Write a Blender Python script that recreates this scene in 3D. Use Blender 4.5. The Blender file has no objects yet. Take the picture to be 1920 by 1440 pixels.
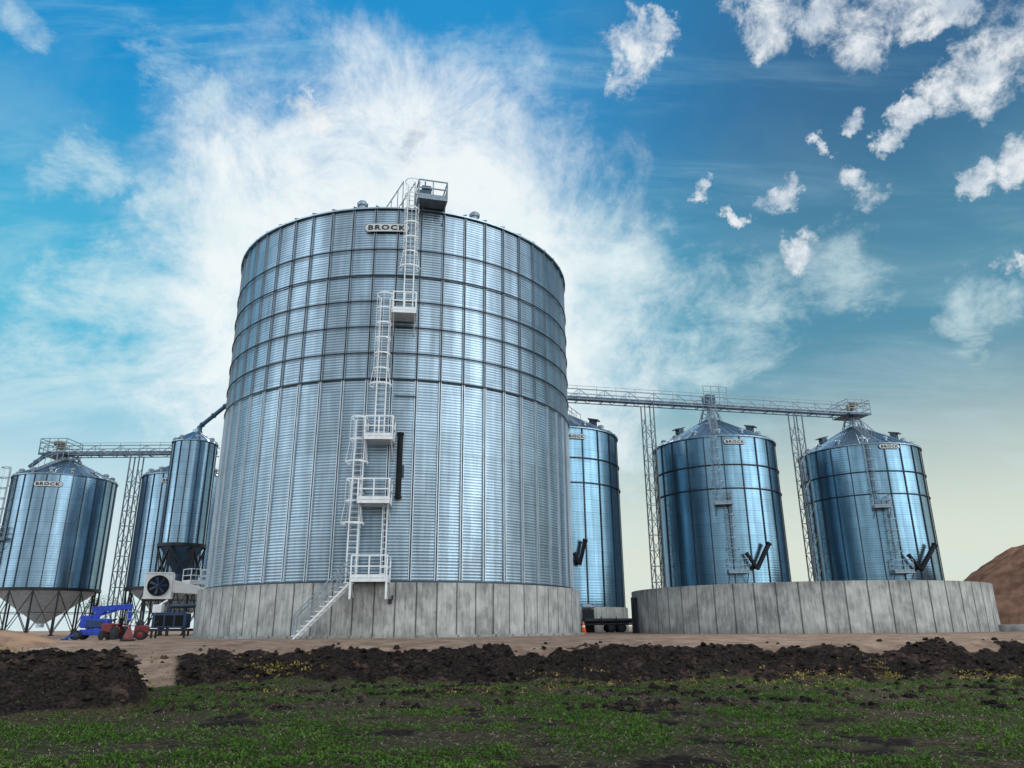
import bpy, bmesh, math, random
from mathutils import Vector, Matrix, noise
random.seed(7)
C = bpy.context.scene.collection
bpy.context.scene.view_settings.view_transform = 'Standard'
bpy.context.scene.view_settings.look = 'None'
PI = math.pi
V = Vector
def R_(d): return math.radians(d)
def lin(r, g, b):
    f = lambda c: (c/255/12.92) if c/255 <= .04045 else ((c/255+.055)/1.055)**2.4
    return (f(r), f(g), f(b), 1)
def sstep(x, a, b):
    t = max(0., min(1., (x-a)/(b-a))); return t*t*(3-2*t)

# ---------------------------------------------------------------- camera
F = 1387.0; CAMZ = .45
CR = Matrix.Rotation(R_(90+18.2), 3, 'X') @ Matrix.Rotation(R_(-.45), 3, 'Z')
cam = bpy.data.cameras.new('camera'); co = bpy.data.objects.new('camera', cam); C.objects.link(co)
cam.sensor_width = 36; cam.lens = F/1920*36; cam.clip_end = 9000; cam.clip_start = .1
co.location = (0, 0, CAMZ); co.rotation_euler = CR.to_euler()
bpy.context.scene.camera = co
def ray(px, py): return CR @ V(((px-960)/F, (720-py)/F, -1))
def azel(px, py):
    d = ray(px, py); return math.atan2(d.x, d.y), d.z/math.hypot(d.x, d.y)
def P(px, py, Y):
    d = ray(px, py); return V((0, 0, CAMZ)) + d*(Y/d.y)

# ---------------------------------------------------------------- mesh builder
class MB:
    def __init__(s): s.v = []; s.f = []
    def add(s, vs, fs):
        o = len(s.v); s.v += [tuple(p) for p in vs]; s.f += [tuple(i+o for i in f) for f in fs]; return s
    def box(s, c, d, M=None):
        vs = [V((c[0]+sx*d[0]/2, c[1]+sy*d[1]/2, c[2]+sz*d[2]/2)) for sx in (-1, 1) for sy in (-1, 1) for sz in (-1, 1)]
        if M: vs = [M @ p for p in vs]
        return s.hexa(vs)
    def hexa(s, vs):
        return s.add(vs, [(0,1,3,2),(4,6,7,5),(0,4,5,1),(2,3,7,6),(0,2,6,4),(1,5,7,3)])
    def bar(s, a, b, w, h=None, up=None):
        a = V(a); b = V(b); h = h or w; d = (b-a)
        if d.length < 1e-5: return s
        d.normalize(); u = V(up) if up else (V((0,0,1)) if abs(d.z) < .9 else V((1,0,0)))
        x = d.cross(u).normalized()*(w/2); y = x.cross(d).normalized()*(h/2)
        return s.hexa([p+sx*x+sy*y for p in (a, b) for sx in (-1, 1) for sy in (-1, 1)])
    def rev(s, a, b, prof, n=12, cap=True):
        a = V(a); b = V(b); d = (b-a).normalized(); u = V((0,0,1)) if abs(d.z) < .9 else V((1,0,0))
        x = d.cross(u).normalized(); y = d.cross(x).normalized(); vs = []; fs = []
        for (t, r) in prof:
            for i in range(n):
                q = 2*PI*i/n; vs.append(a+d*t+x*(r*math.cos(q))+y*(r*math.sin(q)))
        for k in range(len(prof)-1):
            for i in range(n):
                j = (i+1) % n; fs.append((k*n+i, k*n+j, (k+1)*n+j, (k+1)*n+i))
        if cap: fs.append(tuple(range(n))); fs.append(tuple((len(prof)-1)*n+i for i in range(n)))
        return s.add(vs, fs)
    def tube(s, a, b, r, n=8, r2=None):
        L = (V(b)-V(a)).length
        return s.rev(a, b, [(0, r), (L, r if r2 is None else r2)], n)
    def lathe(s, prof, n=96, closed=False):
        vs = []; fs = []
        for (r, z) in prof:
            for i in range(n):
                q = 2*PI*i/n; vs.append((r*math.sin(q), -r*math.cos(q), z))
        m = len(prof)
        for k in range(m if closed else m-1):
            k2 = (k+1) % m
            for i in range(n):
                j = (i+1) % n; fs.append((k*n+i, k*n+j, k2*n+j, k2*n+i))
        return s.add(vs, fs)
    def build(s, name, mat, parent=None, smooth=False, loc=None, bevel=0, recalc=True):
        me = bpy.data.meshes.new(name); me.from_pydata(s.v, [], s.f)
        if recalc:
            bm = bmesh.new(); bm.from_mesh(me); bmesh.ops.recalc_face_normals(bm, faces=bm.faces); bm.to_mesh(me); bm.free()
        if smooth:
            me.polygons.foreach_set('use_smooth', [True]*len(me.polygons))
        me.materials.append(mat)
        o = bpy.data.objects.new(name, me); C.objects.link(o)
        if parent: o.parent = parent
        if loc: o.location = loc
        if bevel:
            b = o.modifiers.new('bevel', 'BEVEL'); b.width = bevel; b.segments = 2; b.limit_method = 'ANGLE'
        return o
def tag(o, label=None, cat=None, group=None, kind=None):
    if label: o['label'] = label
    if cat: o['category'] = cat
    if group: o['group'] = group
    if kind: o['kind'] = kind
    return o
def thing(name, label, cat, loc, rz=0, group=None):
    o = bpy.data.objects.new(name, None); C.objects.link(o); o.location = loc; o.rotation_euler = (0, 0, rz)
    return tag(o, label, cat, group)

# ---------------------------------------------------------------- node helper
class N:
    def __init__(s, nt): s.nt = nt
    def n(s, t, **k):
        x = s.nt.nodes.new(t)
        for a, b in k.items(): setattr(x, a, b)
        return x
    def put(s, sock, v):
        if isinstance(v, bpy.types.NodeSocket): s.nt.links.new(v, sock)
        elif v is not None: sock.default_value = v
    def m(s, op, a, b=None, c=None, clamp=False):
        x = s.n('ShaderNodeMath', operation=op); x.use_clamp = clamp
        s.put(x.inputs[0], a); s.put(x.inputs[1], b)
        if c is not None: s.put(x.inputs[2], c)
        return x.outputs[0]
    def vm(s, op, a, b=None):
        x = s.n('ShaderNodeVectorMath', operation=op); s.put(x.inputs[0], a); s.put(x.inputs[1], b)
        return x.outputs['Value'] if op in ('DOT_PRODUCT', 'LENGTH') else x.outputs[0]
    def scale(s, v, f):
        x = s.n('ShaderNodeVectorMath', operation='SCALE'); s.put(x.inputs[0], v); s.put(x.inputs['Scale'], f); return x.outputs[0]
    def ss(s, v, a, b, lo=0., hi=1., smooth=True):
        x = s.n('ShaderNodeMapRange'); x.interpolation_type = 'SMOOTHSTEP' if smooth else 'LINEAR'
        s.put(x.inputs['Value'], v)
        for k, q in (('From Min', a), ('From Max', b), ('To Min', lo), ('To Max', hi)): s.put(x.inputs[k], q)
        return x.outputs[0]
    def mix(s, f, a, b, mode='MIX'):
        x = s.n('ShaderNodeMix', data_type='RGBA', blend_type=mode)
        s.put(x.inputs['Factor'], f); s.put(x.inputs[6], a); s.put(x.inputs[7], b); return x.outputs[2]
    def noise(s, vec, scale, detail=5, rough=.55, dist=0., col=False):
        x = s.n('ShaderNodeTexNoise'); s.put(x.inputs['Vector'], vec)
        x.inputs['Scale'].default_value = scale; x.inputs['Detail'].default_value = detail
        x.inputs['Roughness'].default_value = rough; x.inputs['Distortion'].default_value = dist
        return x.outputs['Color' if col else 'Fac']
    def sep(s, v):
        x = s.n('ShaderNodeSeparateXYZ'); s.put(x.inputs[0], v); return x.outputs
    def comb(s, a, b, c):
        x = s.n('ShaderNodeCombineXYZ')
        for i, q in enumerate((a, b, c)): s.put(x.inputs[i], q)
        return x.outputs[0]
    def map(s, v, scale=(1,1,1), rot=(0,0,0), loc=(0,0,0)):
        x = s.n('ShaderNodeMapping'); s.put(x.inputs['Vector'], v)
        x.inputs['Scale'].default_value = scale; x.inputs['Rotation'].default_value = rot; x.inputs['Location'].default_value = loc
        return x.outputs[0]
    def bump(s, h, st, dist, nrm=None):
        x = s.n('ShaderNodeBump'); s.put(x.inputs['Height'], h); x.inputs['Strength'].default_value = st
        x.inputs['Distance'].default_value = dist; s.put(x.inputs['Normal'], nrm); return x.outputs[0]
def newmat(name):
    m = bpy.data.materials.new(name); m.use_nodes = True; nt = m.node_tree
    b = nt.nodes['Principled BSDF']; return m, N(nt), b
def simple(name, col, rough=.5, metal=0., var=.15, scale=3., bump=0., spec=None):
    m, n, b = newmat(name)
    tc = n.n('ShaderNodeTexCoord').outputs['Object']
    f = n.ss(n.noise(tc, scale, 4), .3, .7, 1-var, 1+var)
    n.put(b.inputs['Base Color'], n.scale(col[:3], f)); b.inputs['Roughness'].default_value = rough; b.inputs['Metallic'].default_value = metal
    if spec is not None: b.inputs['Specular IOR Level'].default_value = spec
    if bump: n.put(b.inputs['Normal'], n.bump(n.noise(tc, scale*6, 4), .6, bump))
    return m
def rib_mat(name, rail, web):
    # bright folded edges, shade in the channel between them painted dark (object x runs across the post)
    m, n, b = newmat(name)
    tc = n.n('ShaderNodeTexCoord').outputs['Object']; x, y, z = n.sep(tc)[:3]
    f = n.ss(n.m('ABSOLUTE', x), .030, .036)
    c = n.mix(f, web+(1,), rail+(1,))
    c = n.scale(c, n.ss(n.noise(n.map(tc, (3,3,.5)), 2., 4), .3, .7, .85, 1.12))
    n.put(b.inputs['Base Color'], c); b.inputs['Roughness'].default_value = .4; b.inputs['Metallic'].default_value = .5
    return m
def galv(name, col, rough, metal, pitch, panels, sheet=1.12, bump=.02, var=.12, corr=.12):
    m, n, b = newmat(name)
    tc = n.n('ShaderNodeTexCoord').outputs['Object']; x, y, z = n.sep(tc)[:3]
    ang = n.m('MULTIPLY', n.m('ARCTAN2', x, n.m('MULTIPLY', y, -1)), panels/2/PI)
    cell = n.comb(n.m('FLOOR', ang), n.m('FLOOR', n.m('DIVIDE', z, sheet)), 0)
    wn = n.n('ShaderNodeTexWhiteNoise'); wn.noise_dimensions = '3D'; n.put(wn.inputs['Vector'], cell)
    wc = n.n('ShaderNodeTexWhiteNoise'); wc.noise_dimensions = '1D'; n.put(wc.inputs['W'], n.m('FLOOR', ang))
    f = n.ss(wn.outputs['Value'], 0, 1, 1-var, 1+var, False)
    f = n.m('MULTIPLY', f, n.ss(wc.outputs['Value'], 0, 1, 1-var, 1+var, False))
    st = n.ss(n.noise(n.map(tc, (1.2, 1.2, .12)), 1.3, 5), .3, .75, .74, 1.25)
    f = n.m('MULTIPLY', f, st)
    fr = n.m('FRACT', n.m('DIVIDE', z, sheet))
    seam = n.ss(n.m('ABSOLUTE', n.m('SUBTRACT', fr, .5)), .465, .49, 1, .74)
    f = n.m('MULTIPLY', f, seam)
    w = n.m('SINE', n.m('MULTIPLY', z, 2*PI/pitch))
    f = n.m('MULTIPLY', f, n.ss(w, -1, 1, 1-corr, 1+corr))   # shading of the corrugation painted into the colour, valleys darker
    n.put(b.inputs['Base Color'], n.scale(col[:3], f)); b.inputs['Metallic'].default_value = metal
    b.inputs['Roughness'].default_value = rough
    if bump: n.put(b.inputs['Normal'], n.bump(w, .8, bump))
    return m
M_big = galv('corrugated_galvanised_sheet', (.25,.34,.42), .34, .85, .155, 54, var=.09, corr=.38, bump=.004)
M_small = galv('blue_grey_corrugated_sheet', (.15,.275,.38), .24, .9, .22, 22, var=.08, bump=.0015, corr=.10)
M_hop = galv('pale_corrugated_sheet', (.21,.335,.45), .24, .9, .22, 26, var=.08, bump=.0015, corr=.08)
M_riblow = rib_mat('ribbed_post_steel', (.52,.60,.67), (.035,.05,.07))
M_ribup = rib_mat('upper_post_steel', (.25,.31,.37), (.016,.024,.032))
M_stiff = simple('bright_galvanised_steel', (.50,.58,.64), .38, .5, .1)
M_stiffd = simple('weathered_galvanised_steel', (.26,.32,.38), .4, .6, .2)
M_stiff2 = simple('grey_galvanised_steel', (.04,.06,.085), .42, .6, .15)
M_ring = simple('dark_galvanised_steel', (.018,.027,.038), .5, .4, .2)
M_roof = simple('roof_sheet', (.30,.41,.50), .28, .85, .12)
M_white = simple('white_galvanised_steel', (.72,.76,.79), .45, .1, .08)
M_conv = simple('conveyor_steel', (.055,.10,.15), .45, .4, .2)
M_truss = simple('truss_steel', (.20,.26,.32), .45, .3, .15)
M_dark = simple('dark_steel', (.018,.022,.03), .5, .4, .2)
M_black = simple('black_paint', (.005,.007,.010), .6, .0, .2, spec=.2)
M_rubber = simple('tyre_rubber', (.015,.015,.016), .85, 0, .2)
M_yel = simple('yellow_brown_paint', (.24,.17,.08), .5, 0, .2)
M_blue = simple('bright_blue_paint', (.005,.04,.36), .4, 0, .35, 5)
M_navy = simple('dark_blue_paint', (.012,.04,.10), .45, .1, .3, 5)
M_pipe = simple('blue_grey_pipe', (.05,.11,.18), .4, .4, .2, 5)
M_red = simple('red_paint', (.14,.004,.010), .45, 0, .4, 5)
M_orange = simple('orange_plastic', (.75,.12,.02), .5, 0, .1)
M_wpaint = simple('white_paint', (.74,.76,.76), .5, 0, .06)
M_signw = simple('sign_white', (.52,.57,.60), .5, 0, .05)
M_letter = simple('sign_black', (.006,.008,.012), .5, 0, .05)
M_cone = simple('hopper_sheet', (.66,.77,.88), .35, .35, .12)
M_lath = simple('lattice_steel', (.12,.15,.18), .5, .3, .2)

def concrete(name, segs):
    m, n, b = newmat(name)
    tc = n.n('ShaderNodeTexCoord').outputs['Object']; x, y, z = n.sep(tc)[:3]
    ang = n.m('ARCTAN2', x, n.m('MULTIPLY', y, -1))
    pa = n.m('MULTIPLY', ang, segs/2/PI); pc = n.m('FLOOR', pa)
    wn = n.n('ShaderNodeTexWhiteNoise'); wn.noise_dimensions = '1D'; n.put(wn.inputs['W'], pc)
    streak = n.noise(n.comb(n.m('MULTIPLY', ang, 34), n.m('MULTIPLY', z, .5), 0), 2.0, 6, .65)
    blot = n.noise(tc, .9, 7, .65)
    f = n.m('ADD', n.m('MULTIPLY', streak, .6), n.m('MULTIPLY', blot, .6))
    f = n.m('ADD', f, n.m('MULTIPLY', wn.outputs['Value'], .08))
    col = n.mix(n.ss(f, .42, .84), (.18,.19,.19,1), (.53,.545,.53,1))
    e = n.m('ABSOLUTE', n.m('SUBTRACT', n.m('FRACT', n.m('ADD', pa, .5)), .5))
    e2 = n.m('ABSOLUTE', n.m('SUBTRACT', n.m('FRACT', n.m('ADD', n.m('MULTIPLY', pa, 2), .5)), .5))
    jn = n.m('MULTIPLY', n.ss(e, .01, n.m('ADD', .03, n.m('MULTIPLY', streak, .08)), .52, 1), n.ss(e2, .02, .10, .85, 1))
    damp = n.ss(n.m('ADD', z, n.m('MULTIPLY', n.noise(tc, 1.2, 4), .9)), .4, 1.1, .72, 1.)
    drip = n.ss(n.m('SUBTRACT', z, n.m('MULTIPLY', n.noise(n.comb(n.m('MULTIPLY', ang, 60), 0, 0), 1.5, 4), 1.6)), 1.5, 1.9, 1., .85)
    n.put(b.inputs['Base Color'], n.scale(col, n.m('MULTIPLY', n.m('MULTIPLY', damp, drip), jn))); b.inputs['Roughness'].default_value = .85
    n.put(b.inputs['Normal'], n.bump(n.noise(tc, 14, 4), .4, .02))
    return m
M_conc = concrete('cast_concrete', 72); M_conc2 = concrete('cast_concrete_panels', 60)

# ---------------------------------------------------------------- world
w = bpy.data.worlds.new('World'); bpy.context.scene.world = w; w.use_nodes = True
nt = w.node_tree; n = N(nt); bg = nt.nodes['Background']
d = n.n('ShaderNodeTexCoord').outputs['Generated']
x, y, z = n.sep(d)[:3]
SUN_AZ, SUN_EL = R_(-7), R_(36)      # behind the large bin
sk = n.n('ShaderNodeTexSky'); sk.sky_type = 'NISHITA'; sk.sun_disc = False
sk.sun_elevation = SUN_EL; sk.sun_rotation = SUN_AZ
lr = n.ss(x, -.08, .42)
zen = n.mix(lr, lin(14,142,205), lin(54,104,146))
mid = n.mix(lr, lin(84,186,218), lin(84,144,170))
hor = n.mix(n.ss(x, -.35, .25), lin(212,230,234), lin(218,226,212))
base = n.mix(n.ss(z, .08, .36), hor, mid)
base = n.mix(n.ss(z, .34, .64), base, zen)
base = n.mix(.02, base, n.scale(sk.outputs[0], .07))
zz = n.m('ADD', n.m('MAXIMUM', z, 0), .22)
cp_ = n.comb(n.m('DIVIDE', x, zz), n.m('DIVIDE', y, zz), 0)
def dirv(px, py): return tuple(ray(px, py).normalized())
wv = n.vm('SUBTRACT', n.noise(d, 10., 6, .68, 0, True), (.5, .5, .5))
dw = n.vm('NORMALIZE', n.vm('ADD', d, n.scale(wv, .13)))
def blob(px, py, r, src=None):
    c = V(dirv(px, py)); e = V(dirv(px+r if px < 1500 else px-r, py)); co_ = c.dot(e)
    return n.ss(n.vm('DOT_PRODUCT', src or dw, tuple(c)), co_, 1., 0., 1., False)
def maxof(l):
    r = l[0]
    for q in l[1:]: r = n.m('MAXIMUM', r, q)
    return r
# broad thin veils, stronger low down
big = n.noise(n.map(cp_, (1, 1.6, 1), (0, 0, .5)), 1.9, 7, .62, .7)
lmask = n.ss(x, .40, -.10, .3, 1.)
zfade = n.ss(z, .60, .28, .12, 1.)
veil = n.m('MULTIPLY', n.m('MULTIPLY', n.ss(big, .44, .70), lmask), zfade)
base = n.mix(n.m('MULTIPLY', veil, .65), base, lin(206,232,238))
cir = n.noise(n.map(cp_, (.55, 3.0, 1), (0, 0, -.75)), 3.0, 8, .66, .35)
base = n.mix(n.m('MULTIPLY', n.m('MULTIPLY', n.ss(cir, .50, .80), lmask), .50), base, lin(180,224,238))
# bright thin cloud around the sun, behind the large bin
g = n.vm('DOT_PRODUCT', dw, dirv(760, 600))
gn = n.noise(d, 7., 8, .68, .4)
gl = n.ss(n.m('ADD', n.ss(g, .905, .985, 0., 1., False), n.m('MULTIPLY', n.m('SUBTRACT', gn, .5), 1.7)), .20, 1.0)
gl = n.m('MULTIPLY', gl, n.ss(g, .900, .955))
base = n.mix(n.m('MULTIPLY', gl, .95), base, lin(244,250,251))
fn = n.noise(d, 18., 10, .72, .2)
sn = n.noise(n.map(d, (1,1,1.7)), 10., 9, .68, .3)
soft = maxof([blob(1120,460,150), blob(1220,500,130), blob(1400,590,180), blob(1560,520,120), blob(1300,680,150), blob(410,410,130), blob(150,300,120), blob(200,590,190), blob(330,380,90),
              blob(700,340,80), blob(960,400,110), blob(290,90,90), blob(400,180,90), blob(330,130,70), blob(60,660,180), blob(1810,590,110), blob(60,80,80), blob(1120,620,130)])
sv = n.ss(n.m('ADD', n.m('MULTIPLY', soft, .65), n.m('MULTIPLY', n.m('SUBTRACT', sn, .5), 2.2)), .20, 1.1)
sv = n.m('MULTIPLY', sv, n.ss(soft, 0., .35))
base = n.mix(n.m('MULTIPLY', sv, .70), base, lin(222,240,242))
cu = maxof([blob(1192,92,76), blob(1240,60,45), blob(1420,20,90), blob(1440,75,66), blob(1560,30,85), blob(1620,75,95), blob(1700,20,90), blob(1790,0,80), blob(1850,150,110), blob(1930,70,130),
            blob(1780,180,66), blob(1715,215,56), blob(1670,265,44), blob(1590,338,42), blob(1625,382,44), blob(1330,358,28), blob(1452,356,42), blob(1385,395,22), blob(1820,340,56),
            blob(1905,300,76), blob(565,190,54), blob(600,222,46), blob(765,268,44), blob(1535,280,28), blob(1920,505,50), blob(1605,218,36), blob(1490,470,56)])
cv = n.ss(n.m('ADD', n.m('MULTIPLY', n.m('POWER', cu, .8), 1.3), n.m('MULTIPLY', n.m('SUBTRACT', fn, .5), 3.6)), .42, 1.55)
cv = n.m('MULTIPLY', cv, n.ss(cu, .0, .4))
shade = n.ss(n.noise(n.map(d, (1,1,1), (0,0,0), (.02,.0,.03)), 20., 5, .6), .36, .60)
ccol = n.mix(shade, lin(190,204,218), lin(240,244,246))
base = n.mix(n.m('MULTIPLY', cv, .95), base, ccol)
# unseen sky overhead and behind the camera, whitened and boosted to light the bins
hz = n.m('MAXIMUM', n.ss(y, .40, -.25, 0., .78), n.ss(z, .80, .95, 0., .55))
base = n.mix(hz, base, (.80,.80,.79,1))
bank = n.ss(n.vm('DOT_PRODUCT', d, tuple(V((.80,-.55,.25)).normalized())), .78, .985, 1., 2.3)  # added bright patch behind right, gives the metal its streaks
patch_left = n.ss(n.vm('DOT_PRODUCT', d, tuple(V((-.85,-.40,.25)).normalized())), .86, .985, 1., 1.5)  # second added bright patch, behind left
dimb = n.ss(n.vm('DOT_PRODUCT', d, tuple(V((-.35,-.90,.25)).normalized())), .80, .97, 1., .74)  # added dim patch between them, for contrast in the reflections
base = n.scale(base, n.m('MULTIPLY', n.m('MULTIPLY', n.ss(y, .45, -.35, 1., 1.75), bank), n.m('MULTIPLY', dimb, patch_left)))
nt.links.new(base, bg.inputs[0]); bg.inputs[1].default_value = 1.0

sl = bpy.data.lights.new('sun', 'SUN'); sl.energy = 1.5; sl.angle = R_(11); sl.color = (1, .95, .87)
so = bpy.data.objects.new('sun', sl); C.objects.link(so)
sd = V((math.sin(SUN_AZ)*math.cos(SUN_EL), math.cos(SUN_AZ)*math.cos(SUN_EL), math.sin(SUN_EL)))
so.rotation_euler = sd.to_track_quat('Z', 'Y').to_euler(); so.location = (0, 0, 60)

# ---------------------------------------------------------------- terrain
def nz(x, y, s, o=0.): return noise.noise(V((x*s+o, y*s-o, o*1.7)))
def fr(x, y, s, o=0., k=4):
    a = 1.; t = 0.
    for i in range(k): t += a*nz(x, y, s, o+i*3.1); a *= .55; s *= 2.05
    return t
def terrain(x, y):
    """height, soil weight, dirt weight"""
    dd = math.hypot(x, y); a = math.degrees(math.atan2(x, y))
    left = 1-sstep(a, -23.5, -18.5)
    Fo = 25.3 + 1.3*nz(x, 3, .14, 5) - 3.2*left
    Cr = 30.4 + 1.3*nz(x, 9, .2, 2)
    s = sstep(y, Fo, Cr) if y < 200 else 1
    ramp = 1-sstep(a, -24.0+1.0*nz(x, y, .4), -21.6+1.0*nz(x, y, .4))
    mid = math.sin(min(1, s)*PI) if y < 60 else 0
    z = -1.25 + (1.25-.26*(1-sstep(y, 29, 37)))*s
    rag = 0
    if y < 60:
        lump = fr(x, y, .55, 1)*.40 + fr(x, y, 2.2, 7, 3)*.18
        z += mid**.6*lump*(1-.8*ramp) + (.08+.22*nz(x, y, .35, 4)+.10*nz(x, y, 1.3, 8))*math.exp(-((y-Cr+1.0)/.9)**2)*(1-ramp)
        z += .04*fr(x, y, .5, 11)*(1-s) + .015*fr(x, y, 3, 12, 2)*sstep(40-y, 0, 8)
        rag = .28*fr(x, y, .8, 21)
    soil = sstep(s+rag*.6, .02, .10)*(1-sstep(s+rag*.6, .80, .94))*(1-ramp*.75)
    dirt = max(sstep(s+rag*.5, .80, .93), ramp*sstep(s, .02, .15)*.8)
    if a < -22 and y < 60:
        w = (1-sstep(a+1.2*nz(x, y, .5, 9), -26.2, -24.4))
        m = sstep(dd, 18.4+.5*nz(x, y, .5), 20.6)*(1-sstep(dd, 25.2, 27.5))*w
        zt = -.32 + .34*fr(x, y, .6, 31) + .13*fr(x, y, 2.3, 33, 3)
        z = z*(1-m)+zt*m
        sm = sstep(m, .05, .25)
        soil = max(soil, sm); dirt = dirt*(1-sm)
        if dd > 26: dirt = max(dirt, w*sstep(dd, 26, 27))
    return z, soil, dirt
def lines(segs):
    out = []
    for a, b, st in segs:
        k = max(1, round((b-a)/st)); out += [a+(b-a)*i/k for i in range(k)]
    out.append(segs[-1][1]); return out
xs = lines([(-4000,-400,900),(-400,-60,60),(-60,-34,2),(-34,38,.17),(38,66,2),(66,400,60),(400,4000,900)])
ys = lines([(-300,-20,70),(-20,6,3),(6,16,.35),(16,34,.15),(34,60,1.2),(60,200,14),(200,800,150),(800,8000,1200)])
vs = []; cs = []
for yy in ys:
    for xx in xs:
        zt, so_, di = terrain(xx, yy); vs.append((xx, yy, zt)); cs.append((so_, di, 0, 1))
nx = len(xs)
fs = [(j*nx+i, j*nx+i+1, (j+1)*nx+i+1, (j+1)*nx+i) for j in range(len(ys)-1) for i in range(nx-1)]
def ground_mat():
    m, n, b = newmat('ground_surface')
    tc = n.n('ShaderNodeTexCoord').outputs['Object']
    at = n.n('ShaderNodeAttribute', attribute_name='zone'); so_, di, _ = n.sep(at.outputs['Color'])[:3]
    nb = n.noise(tc, 1.1, 7, .65); nf = n.noise(tc, 14, 6, .7); nm = n.noise(tc, 4, 6, .7)
    field = n.mix(n.ss(nf, .35, .7), (.024,.021,.013,1), (.12,.095,.06,1))
    field = n.mix(n.ss(nb, .42, .66, 0, .5), field, (.035,.055,.015,1))
    soil = n.mix(n.ss(nf, .35, .70), (.006,.005,.005,1), (.042,.032,.029,1))
    soil = n.mix(n.ss(nm, .50, .68, 0, .45), soil, (.09,.06,.045,1))
    soil = n.mix(n.ss(nb, .56, .70, 0, .45), soil, (.16,.105,.078,1))
    dirt = n.mix(n.ss(nb, .3, .7), (.19,.125,.092,1), (.38,.275,.21,1))
    dirt = n.mix(n.ss(nf, .50, .8, 0, .6), dirt, (.08,.05,.036,1))
    dirt = n.mix(n.ss(nm, .55, .72, 0, .5), dirt, (.11,.07,.05,1))
    c = n.mix(n.ss(n.m('ADD', so_, n.m('MULTIPLY', n.m('SUBTRACT', nf, .5), .5)), .3, .7), field, soil)
    c = n.mix(n.ss(n.m('ADD', di, n.m('MULTIPLY', n.m('SUBTRACT', nm, .5), .5)), .35, .65), c, dirt)
    n.put(b.inputs['Base Color'], c); b.inputs['Roughness'].default_value = .95
    b.inputs['Specular IOR Level'].default_value = .05
    n.put(b.inputs['Normal'], n.bump(n.noise(tc, 9, 6, .7), .9, .06))
    return m
me = bpy.data.meshes.new('ground'); me.from_pydata(vs, [], fs)
ca = me.color_attributes.new('zone', 'FLOAT_COLOR', 'POINT')
ca.data.foreach_set('color', [q for c in cs for q in c])
me.materials.append(ground_mat()); me.polygons.foreach_set('use_smooth', [True]*len(me.polygons))
go = bpy.data.objects.new('ground', me); C.objects.link(go); tag(go, kind='structure')

def var_mat(name, a, b_, c_=None):
    m, n, b = newmat(name); tc = n.n('ShaderNodeTexCoord').outputs['Object']
    c = n.mix(n.ss(n.noise(tc, 5, 3), .35, .65), a, b_)
    if c_: c = n.mix(n.ss(n.noise(tc, 1.1, 5), .5, .66, 0, .7), c, c_)
    n.put(b.inputs['Base Color'], c); b.inputs['Roughness'].default_value = .95; b.inputs['Specular IOR Level'].default_value = .05
    n.put(b.inputs['Normal'], n.bump(n.noise(tc, 25, 3), .7, .03)); return m
mb = MB(); k = 0
M_clod = var_mat('dark_clod_soil', (.005,.005,.005,1), (.034,.026,.024,1), (.095,.065,.05,1))
for _ in range(40000):
    yy = random.uniform(17, 33); xx = random.uniform(-.72*yy-3, .74*yy+3)
    zt, so_, di = terrain(xx, yy)
    if so_ < .55 and not (di < .9 and random.random() < .1): continue
    if k > 7000: break
    r = .025+.12*random.random()**4; k += 1
    pts = [V((math.cos(q)*r*random.uniform(.7,1.2), math.sin(q)*r*random.uniform(.7,1.2), random.uniform(-.1,.35)*r)) for q in [i*2*PI/6+random.random()*.5 for i in range(6)]]
    b0 = V((xx, yy, zt))
    top = V((random.uniform(-.3,.3)*r, random.uniform(-.3,.3)*r, r*random.uniform(.6,1.0)))
    pts = [b0+p for p in pts]; pt2 = [b0+(p-b0)*.62+V((0,0,r*random.uniform(.35,.75))) for p in pts]
    vs2 = pts+pt2+[b0+top]; f2 = []
    for i in range(6):
        j = (i+1) % 6; f2 += [(i, j, 6+j, 6+i), (6+i, 6+j, 12)]
    mb.add(vs2, f2)
o = mb.build('soil_clods', M_clod, recalc=False); tag(o, 'dark lumps of turned soil covering the bank', 'soil', kind='stuff')

def leaf_mat(name, a, b_, sc=1.3):
    m, n, b = newmat(name); tc = n.n('ShaderNodeTexCoord').outputs['Object']
    c = n.mix(n.ss(n.noise(tc, sc, 4), .35, .65), a, b_)
    c = n.mix(n.ss(n.noise(tc, 30, 2), .4, .7, 0, .5), c, tuple(q*1.7 for q in a[:3])+(1,))
    n.put(b.inputs['Base Color'], c); b.inputs['Roughness'].default_value = .8; b.inputs['Specular IOR Level'].default_value = .08
    return m
M_weed = leaf_mat('weed_leaf', (.038,.095,.014,1), (.085,.155,.028,1))
M_yweed = leaf_mat('dry_weed_leaf', (.20,.165,.045,1), (.32,.24,.09,1))
M_straw = leaf_mat('dry_straw', (.34,.28,.21,1), (.17,.13,.09,1), 6)
def clump(mb, p, size, k):
    for _ in range(k):
        q = random.uniform(0, 2*PI); el = random.uniform(.15, 1.3); L = size*random.uniform(.5, 1.3)
        dv = V((math.cos(q)*math.cos(el), math.sin(q)*math.cos(el), math.sin(el)))
        sv = V((-math.sin(q), math.cos(q), random.uniform(-.4,.4)))*L*random.uniform(.12,.24)
        a = p+V((random.uniform(-.7,.7), random.uniform(-.7,.7), random.uniform(0,.4)))*size; mm = a+dv*L*.55; e = a+dv*L+V((0,0,-.2*L))
        mb.add([a, mm+sv, e, mm-sv], [(0,1,2,3)])
mb = MB(); my = MB(); k = 0
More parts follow.
